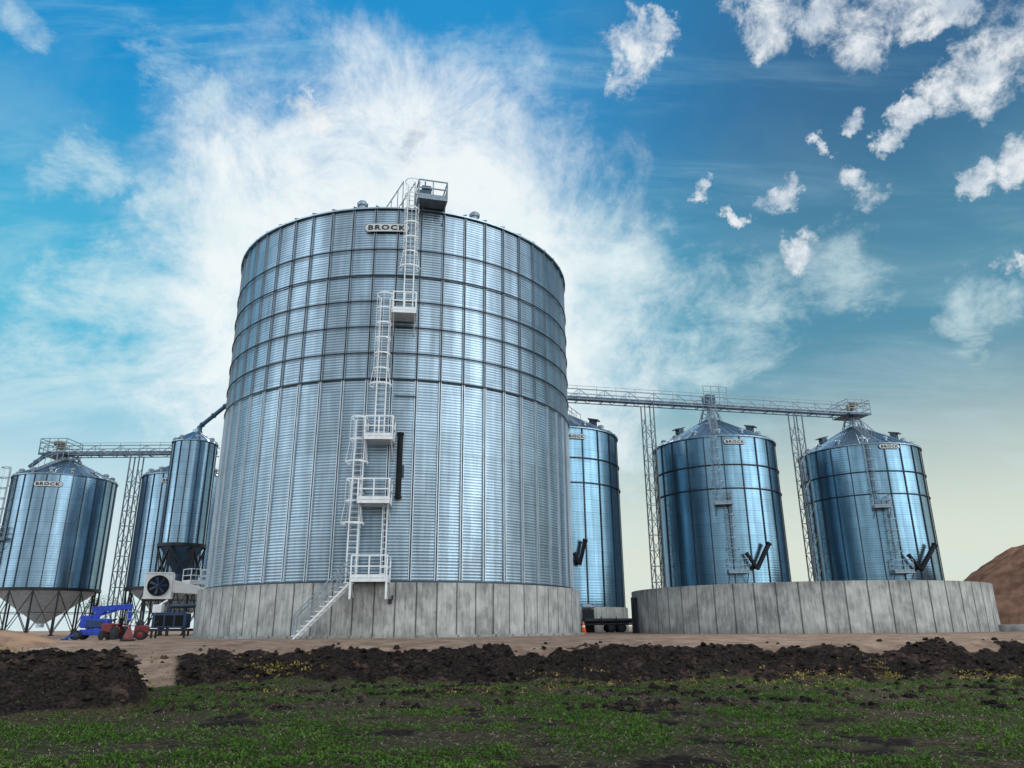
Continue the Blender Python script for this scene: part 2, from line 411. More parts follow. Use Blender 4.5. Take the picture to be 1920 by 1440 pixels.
while k < 26000:
    yy = 8.3+18.5*random.random()**.9; xx = random.uniform(-.72*yy-1.5, .72*yy+1.5)
    zt, so_, di = terrain(xx, yy)
    if so_+di > .25 and random.random() < .965: continue
    dens = .50+1.4*fr(xx, yy, .4, 50, 4)
    if yy > 19: dens *= .8
    if random.random() > dens: k += .2; continue
    clump(mb, V((xx, yy, zt)), random.uniform(.03, .075), random.randint(5, 8)); k += 1
o = mb.build('field_weeds', M_weed, recalc=False); tag(o, 'low green weeds growing across the stubble field', 'weeds', kind='stuff')
for _ in range(1700):
    yy = random.uniform(21, 27.5); xx = random.uniform(-.75*yy, .75*yy)
    zt, so_, di = terrain(xx, yy)
    if nz(xx, yy, .3, 77) < .12 : continue
    clump(my, V((xx, yy, zt)), random.uniform(.05, .12), 6)
for (cx, cy, rr, nn) in ((-8.3,27.5,1.3,90), (10,26.3,1.2,50), (12.5,26.6,.8,30), (15.5,25.8,1.5,50), (-20,29.5,1.2,50)):
    for _ in range(nn):
        xx = random.gauss(cx, rr*.5); yy = random.gauss(cy, rr*.35); clump(my, V((xx, yy, terrain(xx, yy)[0])), random.uniform(.06,.15), 7)
o = my.build('dry_weeds', M_yweed, recalc=False); tag(o, 'yellowed weeds along the foot of the soil bank', 'weeds', kind='stuff')
ms = MB(); k = 0
while k < 15000:
    yy = 8.3+19*random.random()**.75; xx = random.uniform(-.72*yy-1.5, .72*yy+1.5); zt, so_, di = terrain(xx, yy)
    if so_+di > .5 and random.random() < .8: continue
    q = random.uniform(0, PI); L = random.uniform(.02, .10); e = random.uniform(-.1, .4)
    dv = V((math.cos(q), math.sin(q), e))*L/2; sv = V((-math.sin(q), math.cos(q), 0))*random.uniform(.002,.006); up = V((xx, yy, zt+random.uniform(.01,.04)))
    ms.add([up-dv-sv, up+dv-sv, up+dv+sv, up-dv+sv], [(0,1,2,3)]); k += 1
o = ms.build('straw_litter', M_straw, recalc=False); tag(o, 'pale straw stalks littered between the weeds', 'straw', kind='stuff')

# ---------------------------------------------------------------- bins
def fp(t, R, du, dn, z):
    return V((math.sin(t)*(R+dn)+math.cos(t)*du, -math.cos(t)*(R+dn)+math.sin(t)*du, z))
def onbin(px, py, az, D, R):
    a, el = azel(px, py); be = a-az; s = D*math.sin(be)/R
    t = math.asin(max(-1, min(1, s)))-be; rho = R*math.sin(t)/math.sin(be) if abs(be) > 1e-4 else D-R
    return t, CAMZ+el*rho
_cu = bpy.data.curves.new('lettering', 'FONT'); _cu.body = 'BROCK'; _cu.space_character = 1.25; _cu.offset = .04; _cu.resolution_u = 3
_to = bpy.data.objects.new('lettering', _cu); C.objects.link(_to); bpy.context.view_layer.update()
_me = bpy.data.meshes.new_from_object(_to.evaluated_get(bpy.context.evaluated_depsgraph_get()))
TV = [v.co.copy() for v in _me.vertices]; TF = [tuple(p.vertices) for p in _me.polygons]
bpy.data.objects.remove(_to); bpy.data.meshes.remove(_me)
_x0 = min(v.x for v in TV); _x1 = max(v.x for v in TV); _y0 = min(v.y for v in TV); _y1 = max(v.y for v in TV)
def sign(parent, R, t, z, wd, off=.16):
    h = wd*.22
    def plate(w_, h_, dn):
        m = MB(); K = 28; pts = []
        for i in range(K+1):
            u = -1+2*i/K; u = math.copysign(abs(u)**.7, u); xx = u*w_/2; e = w_/2-abs(xx); r = h_*.5
            hh = h_/2 if e > r else math.sqrt(max(0.0004*r*r, r*r-(r-e)**2))
            pts.append((xx, hh))
        v = []
        for (xx, hh) in pts:
            for s_ in (-1, 1):
                tt = t+xx/R; v.append((math.sin(tt)*(R+dn), -math.cos(tt)*(R+dn), z+s_*hh))
        m.add(v, [(2*i, 2*i+2, 2*i+3, 2*i+1) for i in range(K)]); return m
    so_ = plate(wd, h, off).build('sign', M_letter, parent)
    plate(wd*.975, h*.89, off+.015).build('sign_plate', M_signw, so_)
    m = MB(); lw = wd*.82; lh = h*.56; v = []
    for p in TV:
        xx = ((p.x-_x0)/(_x1-_x0)-.5)*lw; zz = ((p.y-_y0)/(_y1-_y0)-.5)*lh; tt = t+xx/R
        v.append((math.sin(tt)*(R+off+.03), -math.cos(tt)*(R+off+.03), z+zz))
    m.add(v, TF); m.build('lettering', M_letter, so_, recalc=False)
def ladder(parent, R, t, z0, z1, cage=None, dn=.30, wd=.5, mat=None, th=.05, hoop=.08):
    mat = mat or M_white; m = MB()
    for s_ in (-1, 1): m.bar(fp(t, R, s_*wd/2, dn, z0), fp(t, R, s_*wd/2, dn, z1), th, th)
    zz = z0+.15
    while zz < z1: m.tube(fp(t, R, -wd/2, dn, zz), fp(t, R, wd/2, dn, zz), .018, 6); zz += .3
    zz = z0+.5
    while zz < z1-.1:
        for s_ in (-1, 1): m.bar(fp(t, R, s_*wd/2, 0, zz), fp(t, R, s_*wd/2, dn, zz), .05)
        zz += 2.2
    lo = m.build('ladder', mat, parent)
    if cage:
        c0, c1 = cage; m = MB(); K = 12; rr = .43
        def hp(i, r_, zc):
            q = R_(-130+260*i/K); return fp(t, R, r_*math.sin(q), dn+.33+r_*math.cos(q), zc)
        zz = c0; first = True
        while zz < c1+.01:
            r_ = rr*(1.35 if first else 1)
            for i in range(K): m.bar(hp(i, r_, zz), hp(i+1, r_, zz), .03, hoop)
            first = False; zz += max(.5, (c1-c0)/max(1, round((c1-c0)/.95)))
        for i in range(0, K+1, 3):
            m.bar(hp(i, rr*1.35, c0), hp(i, rr, min(c1, c0+.95)), .045, .02); m.bar(hp(i, rr, c0+.9), hp(i, rr, c1), .045, .02)
        m.build('safety_cage', mat, lo)
    return lo
def slab(m, R, t, u0, u1, d0, d1, z0, z1):
    m.hexa([fp(t, R, u, dd, zz) for u in (u0, u1) for dd in (d0, d1) for zz in (z0, z1)])
def platform(parent, R, t, z, u0, u1, d0=.1, d1=1.25, rail=1.07, mat=None, legs=None, th=.05, gap=None):
    mat = mat or M_white; m = MB()
    slab(m, R, t, u0, u1, d0, d1, z-.05, z)
    for (a, b) in (((u0,d1),(u1,d1)), ((u0,d0),(u0,d1)), ((u1,d0),(u1,d1)), ((u0,d0),(u1,d0))):
        m.bar(fp(t, R, a[0], a[1], z-.08), fp(t, R, b[0], b[1], z-.08), .06, .16)
    po = m.build('platform', mat, parent)
    m = MB(); per = [(u0,d0),(u0,d1),((u0+u1)/2,d1),(u1,d1),(u1,d0)]
    for (u, dd) in per: m.bar(fp(t, R, u, dd, z), fp(t, R, u, dd, z+rail), th)
    for k in range(4):
        if gap == k: continue
        for hz in (rail, rail*.52, .1):
            m.bar(fp(t, R, *per[k], z+hz), fp(t, R, *per[k+1], z+hz), th*(.9 if hz > .2 else .3), th*(.9 if hz > .2 else 2.2))
    m.build('railing', mat, po)
    for u in ((u0, u1) if legs else (u0+.05, u1-.05)):
        m = MB()
        if legs: m.bar(fp(t, R, u, d1-.05, z), fp(t, R, u, d1-.05, z-legs), .10); m.bar(fp(t, R, u, d1-.05, z-.1), fp(t, R, u, max(d0,.5), z-legs+.1), .05)
        else: m.bar(fp(t, R, u, d1-.05, z-.1), fp(t, R, u, .02, z-1.0), .06)
        m.build('bracket', mat, po)
    return po
def stiffeners(parent, R, z0, z1, cnt, mat, wd=.16, prot=.10, lim=112, off=.5, rail=.05):
    m = MB()
    if wd > .10:
        for s_ in (-1, 1): slab(m, R, 0, s_*wd/2-rail/2, s_*wd/2+rail/2, -.05, prot, z0, z1)
        slab(m, R, 0, -wd/2, wd/2, -.05, .025, z0, z1)
    else: slab(m, R, 0, -wd/2, wd/2, -.05, prot, z0, z1)
    first = None
    for i in range(cnt):
        t = (i+off)*360/cnt; t = (t+180) % 360-180
        if abs(t) > lim: continue
        if first is None: first = o = m.build('stiffener', mat, parent)
        else: o = first.copy(); C.objects.link(o)
        o.rotation_euler = (0, 0, R_(t)); o.parent = parent
def wind_ring(parent, R, z, mat, s=.07, off=.10):
    r0 = R+off; MB().lathe([(r0, z-s/2), (r0+s, z-s/2), (r0+s, z+s/2), (r0, z+s/2)], 108, True).build('wind_ring', mat, parent, smooth=False)
def roof(parent, R, z, rise, ribs, mat, over=.22, rtop=.7):
    m = MB()
    m.lathe([(R+over, z-.10), (R+over+.01, z-.02), (rtop, z+rise*(1-rtop/R)), (rtop, z+rise*(1-rtop/R)+.35), (.01, z+rise*(1-rtop/R)+.5)], 108)
    m.lathe([(R+over, z-.10), (R-.02, z-.04)], 108)
    for i in range(ribs):
        t = 2*PI*(i+.5)/ribs
        m.bar(fp(t, R, 0, over, z+.03), fp(t, 0, 0, rtop, z+rise*(1-rtop/R)+.05), .05, .11)
    return m.build('roof', mat, parent)
def vent(ro, R, t, f, z, rise, s=1.):
    r = R*f; zz = z+rise*(1-f); m = MB()
    c = fp(t, 0, 0, r, zz)
    m.rev(c-V((0,0,.1)), c+V((0,0,1)), [(0,.30*s),(.40*s,.30*s),(.46*s,.42*s),(.66*s,.44*s),(.80*s,.34*s),(.86*s,.12*s)], 14)
    m.build('roof_vent', M_stiffd, ro)

# ---- the large bin
az, Db, Rb = R_(-8.75), 50., 11.35
loc = (Db*math.sin(az), Db*math.cos(az), 0); ZC = 2.6; ZE = 23.9
fnd = thing('foundation_ring', 'round grey concrete foundation wall under the largest bin', 'foundation', loc, -az)
def ring_wall(parent, Rc, h, nseg, thick, mat):
    m = MB(); prof = []; da = 2*PI/nseg
    for i in range(nseg):
        a0 = i*da; prof += [(a0, Rc-.04), (a0+da*.03, Rc), (a0+da*.5, Rc), (a0+da*.97, Rc)]
    K = len(prof); v = []
    for (a, r) in prof: v += [(math.sin(a)*r, -math.cos(a)*r, -.1), (math.sin(a)*r, -math.cos(a)*r, h), (math.sin(a)*(Rc-thick), -math.cos(a)*(Rc-thick), h), (math.sin(a)*(Rc-thick), -math.cos(a)*(Rc-thick), -.1)]
    f = []
    for i in range(K):
        j = (i+1) % K
        for q in range(3): f.append((4*i+q, 4*j+q, 4*j+q+1, 4*i+q+1))
    m.add(v, f); return m.build('concrete_wall', mat, parent)
ring_wall(fnd, 11.8, ZC, 72, .9, M_conc)
MB().lathe([(11.7,-.1),(12.1,-.1),(12.1,.12),(11.7,.12)], 96, True).build('footing', M_conc, fnd)
bb = thing('large_grain_bin', 'largest corrugated steel grain bin with zigzag caged ladders, on the near concrete ring', 'grain bin', (loc[0], loc[1], ZC), -az)
def zb(v): return v-ZC
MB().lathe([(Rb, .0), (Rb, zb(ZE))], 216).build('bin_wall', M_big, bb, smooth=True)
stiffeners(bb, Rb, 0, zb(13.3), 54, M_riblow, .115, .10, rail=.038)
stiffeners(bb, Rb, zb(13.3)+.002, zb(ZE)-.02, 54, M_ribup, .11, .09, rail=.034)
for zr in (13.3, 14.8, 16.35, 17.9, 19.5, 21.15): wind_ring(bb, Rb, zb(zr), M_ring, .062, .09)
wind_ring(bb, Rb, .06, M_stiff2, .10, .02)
RO = roof(bb, Rb, zb(ZE), 5.6, 54, M_roof, .18)
def ob(px, py, dn=0):
    t, zq = onbin(px, py, az, Db, Rb+dn); return t, zb(zq)
for (px, py) in ((675, 388), (895, 412)):
    t, _ = ob(px, py+8); vent(RO, Rb, t, .965, zb(ZE), 5.6, .75)
t, zq = ob(726, 424, .15); sign(bb, Rb, t, zq-.1, 2.6, .17)
tp1, _ = ob(696, 1080, .8); z1p = .12
platform(bb, Rb, tp1, z1p, -.85, .85, .25, 1.75, mat=M_white, legs=.95, th=.07, gap=0)
ta, _ = ob(661, 1030, .4); t2, z2 = ob(703, 940, .8)
ladder(bb, Rb, ta, z1p-.1, z2+1.1, (ob(661, 983, .5)[1], z2+1.1), dn=.45, th=.07)
platform(bb, Rb, t2, z2, -.80, .75, .1, 1.3, th=.07)
MBs = MB(); tq = ob(722,990)[0]
for s_ in (-.12, .12): MBs.bar(fp(tq, Rb, s_, .35, z1p), fp(tq, Rb, s_, .35, z2), .05)
zz = z1p+.3
while zz < z2: MBs.bar(fp(tq, Rb, -.12, .35, zz), fp(tq, Rb, .12, .35, zz), .03); zz += .3
MBs.build('support_post', M_white, bb)
tb, _ = ob(672, 860, .5); t3, z3 = ob(711, 822, .8)
ladder(bb, Rb, tb, z2, z3+1.1, (z2+2.0, z3+1.1), dn=.45, th=.07)
platform(bb, Rb, t3, z3, -.70, .72, .1, 1.3, th=.07)
tcx, _ = ob(717, 680, .5); t4, z4 = ob(758, 588, .8)
ladder(bb, Rb, tcx, z3, z4+1.1, (ob(717, 725, .5)[1], z4+1.1), dn=.40, th=.07)
platform(bb, Rb, t4, z4, -.62, .62, .1, 1.3, th=.07)
td, _ = ob(768, 500, .5); t5, _ = ob(812, 392, .6); z5 = zb(ZE)+.15
ladder(bb, Rb, td, z4, z5+1.2, (ob(768, 508, .5)[1], z5+1.2), dn=.45, th=.07)
platform(bb, Rb, t5, z5, -.95, .70, -.2, 1.3, th=.07, mat=M_truss)
tt = ob(765, 400)[0]
for u in (-.35, .35):
    m = MB()
    m.bar(fp(tt, Rb, u-1.0, -.3, z5-.1), fp(tt, Rb, u, -.5, z5+2.0), .07); m.bar(fp(tt, Rb, u-1.0, -.3, z5+.0), fp(tt, Rb, u+.1, -.3, z5+.05), .06)
    for q in (.35, .7, 1.): m.bar(fp(tt, Rb, u-1.0+q, -.3, z5), fp(tt, Rb, u-1.0+q, -.4, z5-.1+2.1*q), .05)
    m.build('stair_railing', M_truss, bb)
m = MB(); ttm = ob(795, 380)[0]
slab(m, Rb, ttm, -.35, .35, .2, .8, z5+.25, z5+.75); m.rev(fp(ttm, Rb, -.2, .5, z5+1.0), fp(ttm, Rb, .5, .5, z5+1.0), [(0,.2),(.5,.2),(.6,.1)], 12)
m.bar(fp(ttm, Rb, 0, .5, z5), fp(ttm, Rb, 0, .5, z5+1.5), .08)
m.build('roof_winch', M_conv, bb, bevel=.02)
tk, zk1 = ob(751, 812, .2); zk0 = ob(749, 935, .2)[1]
m = MB(); m.rev(fp(tk, Rb, 0, .27, zk0), fp(tk, Rb, 0, .27, zk1), [(0,.19),(.12,.19),(.13,.15),(zk1-zk0-.13,.15),(zk1-zk0-.12,.19),(zk1-zk0,.19)], 16)
m.build('spout', M_black, bb)
m = MB(); slab(m, Rb, tk, .12, .26, .1, .25, (zk0+zk1)/2-.6, (zk0+zk1)/2); m.build('slide_gate', M_stiff2, bb, bevel=.02)
m = MB(); t, zq = ob(760, 743, .1); slab(m, Rb, t, -.6, .6, .11, .17, zq-.03, zq+.03); m.build('cross_brace', M_stiff2, bb)
st = bpy.data.objects.new('staircase', None); C.objects.link(st); st.parent = bb
def sp(u, dn, z_): return fp(tp1, Rb, u, dn, z_)
rise = ZC+z1p; run = 2.55; ns = 12; u_top = -.85
for dn in (.85, 1.65):
    m = MB(); m.bar(sp(u_top, dn, z1p-.16), sp(u_top-run, dn, -ZC-.06), .04, .09); m.build('stringer', M_white, st)
    m = MB()
    m.bar(sp(u_top, dn, z1p+1.0), sp(u_top-run, dn, -ZC+1.05), .055); m.bar(sp(u_top, dn, z1p+.5), sp(u_top-run, dn, -ZC+.55), .04)
    for k in range(5):
        q = k/4; m.bar(sp(u_top-run*q, dn, z1p-rise*q), sp(u_top-run*q, dn, z1p+1.0-rise*q+.03*q), .055)
    m.build('handrail', M_stiffd, st)
for k in range(1, ns+1):
    q = k/(ns+.5); m = MB(); slab(m, Rb, tp1, u_top-run*q-.13, u_top-run*q+.11, .80, 1.70, z1p-rise*q+.01, z1p-rise*q+.05); m.build('tread', M_white, st)
t, zq = ob(722, 1128, .5)
m = MB(); slab(m, Rb, t+.02, -.09, .09, .45, .62, zq-.1, zq+.12); slab(m, Rb, t+.03, -.03, .03, .45, .55, zq+.1, zq+.3); m.build('junction_box', M_dark, bb)

# ---- the empty concrete ring at the right
az2, D2, R2 = R_(20.35), 57., 11.5; l2 = (D2*math.sin(az2), D2*math.cos(az2), 0)
r2 = thing('foundation_ring', 'empty round concrete foundation wall in front of the right-hand bins', 'foundation', l2, -az2)
ring_wall(r2, R2, 2.75, 60, .35, M_conc2)
m = MB(); slab(m, R2, R_(78), -1.6, 1.6, -.3, 1.3, -.1, .38); m.build('footing', M_conc, r2, bevel=.03)
fpn_o = thing('dark_panel', 'upright dark panels leaning at the left end of the empty concrete ring', 'panel', (P(1190,1150,52).x, 52, 0), R_(12))  # panels fill the dark strip at the ring's left end
for k, dx in enumerate((0., .32)):
    m = MB(); m.box((dx*1.6,0,1.15-.05*k), (.42,.10,2.3-.1*k)); m.build('panel', M_stiff2 if k else M_dark, fpn_o, bevel=.01)
m = MB(); m.bar((0,-.05,1.9),(-.1,-.9,.0),.07); m.build('prop', M_dark, fpn_o)

# ---- right row
def small_bin(label, name, X, Y, R, zb0, ze, rise, cnt, mat, rings, vents=9, sw=.09, smat=None, over=.18):
    a = math.atan2(X, Y); t_ = thing(name, label, 'grain bin', (X, Y, zb0), -a, 'flat bottomed bins in the right-hand row')
    MB().lathe([(R, 0), (R, ze-zb0)], 144).build('bin_wall', mat, t_, smooth=True)
    stiffeners(t_, R, 0, ze-zb0-.02, cnt, smat or M_stiff2, sw, .09)
    for zr in rings: wind_ring(t_, R, zr-zb0, M_ring, .085, .08)
    ro = roof(t_, R, ze-zb0, rise, 44, M_roof, over, .55)
    for k in range(vents):
        q = -PI*.55+PI*1.1*k/(vents-1)+.12
        vent(ro, R, q, .88, ze-zb0, rise, .62)
    return t_, a, math.hypot(X, Y)
ROW = [(4.1, 69.6), (20.3, 73.2), (36.5, 76.8)]
EV = 17.4
bC, aC, dC = small_bin('blue grey steel bin half hidden by the right edge of the largest bin', 'grain_bin', 4.1, 69.6, 5.85, 2.0, EV, 3.3, 22, M_small, (14.6, 12.4))
bA, aA, dA = small_bin('blue grey steel bin with caged ladders, between two lattice towers behind the empty ring', 'grain_bin', 20.3, 73.2, 5.85, .3, EV, 3.3, 22, M_small, (14.6, 12.4))
bB, aB, dB = small_bin('rightmost blue grey steel bin, under the end of the overhead conveyor', 'grain_bin', 36.5, 76.8, 5.85, .3, EV, 3.3, 22, M_small, (14.6, 12.4))
for (X, Y), lb in zip(ROW, ('round concrete base under the half hidden bin beside the largest bin', 'round concrete base under the bin between the two lattice towers', 'round concrete base under the rightmost bin')):
    a = math.atan2(X, Y); h = 2.0 if X < 10 else .3
    ft = thing('bin_base', lb, 'foundation', (X, Y, 0), -a, 'concrete bases of the right-hand bins')
    MB().lathe([(6.1,-.1),(6.1,h),(5.0,h),(5.0,-.1)], 72, True).build('concrete_wall', M_conc, ft)
def dress(bt, a, D, R, zb0, sg, lad, plats, spout):
    f = lambda px, py, dn=0: (lambda q: (q[0], q[1]-zb0))(onbin(px, py, a, D, R+dn))
    if sg: t, zq = f(sg[0], sg[1], .1); sign(bt, R, t, zq, sg[2], .14)
    for (px, py0, py1, c0) in lad:
        t, za = f(px, py0, .3); _, zc = f(px, py1, .3); _, zg = f(px, c0, .3)
        ladder(bt, R, t, min(za, zc), max(za, zc), (zg, max(za, zc)), mat=M_stiffd, th=.05, dn=.35, hoop=.05)
    for (px, py, hw) in plats:
        t, zq = f(px, py, .6); platform(bt, R, t, zq, -hw, hw, .1, 1.2, th=.05, mat=M_stiffd)
    for (px, py, qx, qy, rx, ry) in spout:
        m = MB(); t0, za = f(px, py, .6); t1_, zc = f(qx, qy, .6); t2_, zd = f(rx, ry, .6)
        p0 = fp(t0, R, 0, .6, za); p1_ = fp(t1_, R, 0, .6, zc); p2_ = fp(t2_, R, 0, .6, zd)
        e = (p1_-p0).normalized(); m.bar(p0-e*.05, p1_, .32, .32); m.bar(p1_-e*.05, p1_+e*.12, .42, .42)
        m.bar(p0, p2_, .26, .26); g2 = (p2_-p0).normalized(); m.bar(p2_-g2*.05, p2_+g2*.08, .32, .32)
        m.bar(p0+V((0,0,.1)), fp(t0, R, 0, .0, za+.1), .2)
        m.build('spout', M_black, bt, bevel=.02)
def roof_kit(bt, R, zb0, ze, rise, t, top):
    m = MB()
    lo = lambda u, h: fp(t, R, u, .2, ze-zb0+h); hi = lambda u, h: fp(t, 0, u, .8, ze-zb0+rise*.9+h)
    for u in (-.3, .3):
        m.bar(lo(u, .2), hi(u, .2), .06); m.bar(lo(u, 1.1), hi(u, 1.1), .05)
        for q in range(6):
            b0 = lo(u, .2).lerp(hi(u, .2), q/5); m.bar(b0, b0+V((0,0,.9)), .05)
    for q in range(20):
        k = q/19; m.bar(lo(-.3, .2).lerp(hi(-.3, .2), k), lo(.3, .2).lerp(hi(.3, .2), k), .04)
    m.build('roof_ladder', M_truss, bt)
    m = MB()
    for i in range(4):
        q = PI/4+i*PI/2; a0 = fp(q, 0, 0, 1.7, ze-zb0+rise*(1-1.7/R)); a1 = fp(q, 0, 0, .8, top-zb0)
        q2 = q+PI/2; c0 = fp(q2, 0, 0, 1.7, ze-zb0+rise*(1-1.7/R)); c1 = fp(q2, 0, 0, .8, top-zb0)
        m.bar(a0, a1, .09); m.bar(a0.lerp(a1, .15), c0.lerp(c1, .85), .05); m.bar(a0.lerp(a1, .6), c0.lerp(c1, .6), .06)
    m.tube((0,0,ze-zb0+rise*.8), (0,0,top-zb0), .28, 12)
    m.build('peak_frame', M_truss, bt)
dress(bC, aC, dC, 5.85, 2.0, (1078,818,2.1), [], [], [(1087,1058,1097,1014,1077,1038)])
dress(bA, aA, dA, 5.85, .3, (1378,828,2.1), [(1347,925,822,905), (1375,1050,925,1030)], [(1356,944,.75),(1384,1072,.85)], [(1420,1066,1441,1020,1400,1038)])
dress(bB, aB, dB, 5.85, .3, (1668,837,2.1), [(1640,935,825,920), (1680,1050,935,1035)], [(1653,950,.75),(1692,1072,.85)], [(1727,1068,1752,1022,1704,1041)])
CZ = 21.7
for bt, a, D, px in ((bA, aA, dA, 1342), (bB, aB, dB, 1636)):
    roof_kit(bt, 5.85, .3, EV, 3.3, onbin(px, 830, a, D, 5.85)[0], CZ)
roof_kit(bC, 5.85, 2.0, EV, 3.3, R_(20), CZ)
for bt, zb0 in ((bA, .3), (bB, .3), (bC, 2.)):
    ro = [c for c in bt.children if c.name.startswith('roof') and 'ladder' not in c.name][0]
    for q in (-52, 70):
        t = R_(q); m = MB(); c = fp(t, 0, 0, 3.9, EV-zb0+3.3*(1-3.9/5.85)); nn_ = fp(t, 0, 0, 1, 0)
        m.box((0,0,.3), (.6,.6,.6), Matrix.Translation(c) @ Matrix.Rotation(t, 4, 'Z')); m.bar(c+V((0,0,.75))-nn_*.4, c+V((0,0,.5))+nn_*.6, .8, .10)
        m.build('exhaust_hood', M_stiff2, ro)

# ---- overhead conveyors
def conveyor(label, A, B, z, h=1.0):
    A = V(A); B = V(B); L = (B-A).length; t_ = thing('overhead_conveyor', label, 'conveyor', (A.x, A.y, z), math.atan2(B.y-A.y, B.x-A.x))
    m = MB(); m.box((L/2, 0, .24), (L, .5, .30)); m.box((L/2, 0, .405), (L, .58, .04))
    k = 0
    while k < L: m.box((k, 0, .24), (.06, .60, .36)); k += 3.
    m.build('trough', M_conv, t_)
    ww = .75
    for y_ in (-ww, ww):
        m = MB()
        for zz in (0, h): m.bar((0, y_, zz), (L, y_, zz), .08)
        k = 0; i = 0
        while k+1.3 <= L:
            m.bar((k, y_, 0 if i % 2 else h), (k+1.3, y_, h if i % 2 else 0), .055)
            if i % 2 == 0: m.bar((k, y_, 0), (k, y_, h), .05)
            k += 1.3; i += 1
        m.build('truss', M_truss, t_)
    m = MB(); k = 0
    while k <= L: m.bar((k, -ww, 0), (k, ww, 0), .07); k += 2.6
    m.box((L/2, 0, .045), (L, .3, .04)); m.build('crossbars', M_conv, t_)
    m = MB(); m.bar((0,-ww-.6,h+.12),(L,-ww-.6,h+.12),.035)
    m.bar((0,-ww-.6,.05),(L,-ww-.6,.05),.05); k = 0
    while k <= L: m.bar((k,-ww-.6,.05),(k,-ww-.6,h+.12),.035); m.bar((k,-ww-.6,.05),(k,-ww,.05),.04); k += 2.0
    m.build('walkway_railing', M_truss, t_)
    return t_, L
du = (V((36.5,76.8))-V((4.1,69.6))).normalized()
A = V((4.1,69.6))-du*8; B = V((36.5,76.8))+du*1.5
ct, L = conveyor('long lattice conveyor running over the right-hand row of bins', (A.x,A.y,0), (B.x,B.y,0), CZ)
def drive(t_, xk, wp=2.6):
    m = MB(); m.rev((xk-.5,-.5,1.25), (xk+.6,-.5,1.25), [(0,.18),(.1,.25),(.8,.25),(.95,.16),(1.05,.16)], 12); m.box((xk,0,1.05),(.6,.6,.7)); m.build('drive_motor', M_yel, t_, bevel=.03)
    m = MB(); m.box((xk, 0, -.05), (wp, 2.9, .07)); m.box((xk, -1.45, -.05), (wp, .08, .22)); po = m.build('platform', M_conv, t_)
    m = MB()
    for hz in (.65, 1.25, 1.6):
        m.bar((xk-wp/2,-1.45,hz-.1),(xk+wp/2,-1.45,hz-.1),.06)
        for e in (-1,1): m.bar((xk+e*wp/2,-1.45,hz-.1),(xk+e*wp/2,1.45,hz-.1),.06)
    for e in (-1,-.33,.33,1): m.bar((xk+e*wp/2,-1.45,0),(xk+e*wp/2,-1.45,1.5),.06)
    for e in (-1,1): m.bar((xk+e*wp/2,1.45,0),(xk+e*wp/2,1.45,1.5),.06)
    m.build('railing', M_truss, po)
drive(ct, L-1.5)
m = MB(); xk = 8+16.6
m.box((xk,0,.9),(1.0,1.0,.9)); m.build('inlet_box', M_conv, ct, bevel=.02)
m = MB()
for hz in (1.3,1.9): m.bar((xk-1.3,-1.5,hz),(xk+1.3,-1.5,hz),.06)
for e in (-1.3,-.45,.45,1.3): m.bar((xk+e,-1.5,0),(xk+e,-1.5,1.9),.06)
m.build('railing', M_truss, ct)
def tower(label, X, Y, h, wd=.95, rz=0):
    t_ = thing('lattice_tower', label, 'tower', (X, Y, 0), rz, 'lattice towers carrying the conveyors'); c = [(-wd/2,-wd/2),(wd/2,-wd/2),(wd/2,wd/2),(-wd/2,wd/2)]
    for (a, b) in c: MB().bar((a,b,0),(a,b,h),.10).build('leg', M_lath, t_)
    m = MB(); k = 0; i = 0; st_ = 1.45
    while k+st_ <= h+.01:
        for q in range(4):
            p0 = c[q]; p1_ = c[(q+1)%4]
            m.bar((*p0,k),(*p1_,k),.045); m.bar((*(p0 if i%2 else p1_),k),(*(p1_ if i%2 else p0),k+st_),.045)
        k += st_; i += 1
    m.build('bracing', M_lath, t_)
    m = MB(); m.box((0,0,.1),(wd+.5,wd+.5,.3)); m.build('base_pad', M_conc, t_)
ro_ = math.atan2(du.y, du.x)
tower('lattice support tower standing left of the middle right-hand bin', 13.6, 71.6, CZ-.1, rz=ro_)
tower('lattice support tower standing between the two rightmost bins', 29.8, 75.2, CZ-.1, rz=ro_)

# ---- left group
def legs(bt, R, z1, cnt, ztip):
    m = MB().lathe([(R-.02, z1), (.35, ztip), (.35, ztip-.35)], 48); m.build('hopper_cone', M_cone if R > 3 else M_pipe, bt)
    MB().lathe([(R-.1,z1-.14),(R+.14,z1-.14),(R+.14,z1+.14),(R-.1,z1+.14)], 72, True).build('base_ring', M_dark, bt)
    for i in range(cnt):
        t = 2*PI*(i+.5)/cnt; t2 = 2*PI*(i+1.5)/cnt
        m = MB(); m.bar(fp(t,R,0,0,0), fp(t,R,0,0,z1), .16); m.box((0,0,.04),(.4,.4,.08), Matrix.Translation(fp(t,R,0,0,0))); m.build('leg', M_dark, bt)
        m = MB(); m.bar(fp(t,R,0,0,.2), fp(t2,R,0,0,z1-.2), .06); m.bar(fp(t2,R,0,0,.2), fp(t,R,0,0,z1-.2), .06)
        m.bar(fp(t,R,0,0,z1*.5), fp(t2,R,0,0,z1*.5), .06); m.build('brace', M_dark, bt)
def hop_bin(label, X, Y, R, zw, ze, rise, cnt, nl, ztip, vents):
    a = math.atan2(X, Y); t_ = thing('hopper_bin', label, 'grain bin', (X, Y, 0), -a, 'raised hopper bins at the left')
    MB().lathe([(R, zw), (R, ze)], 120).build('bin_wall', M_hop, t_, smooth=True)
    stiffeners(t_, R, zw, ze-.02, cnt, M_stiff2, .075, .07)
    ro = roof(t_, R, ze, rise, 36 if R > 3 else 18, M_roof, .14, .5 if R > 3 else .35)
    for k in range(vents): vent(ro, R, -PI*.55+PI*1.1*k/max(1,vents-1)+.1, .90, ze, rise, .62 if R > 3 else .5)
    legs(t_, R, zw, nl, ztip)
    return t_, a, math.hypot(X, Y)
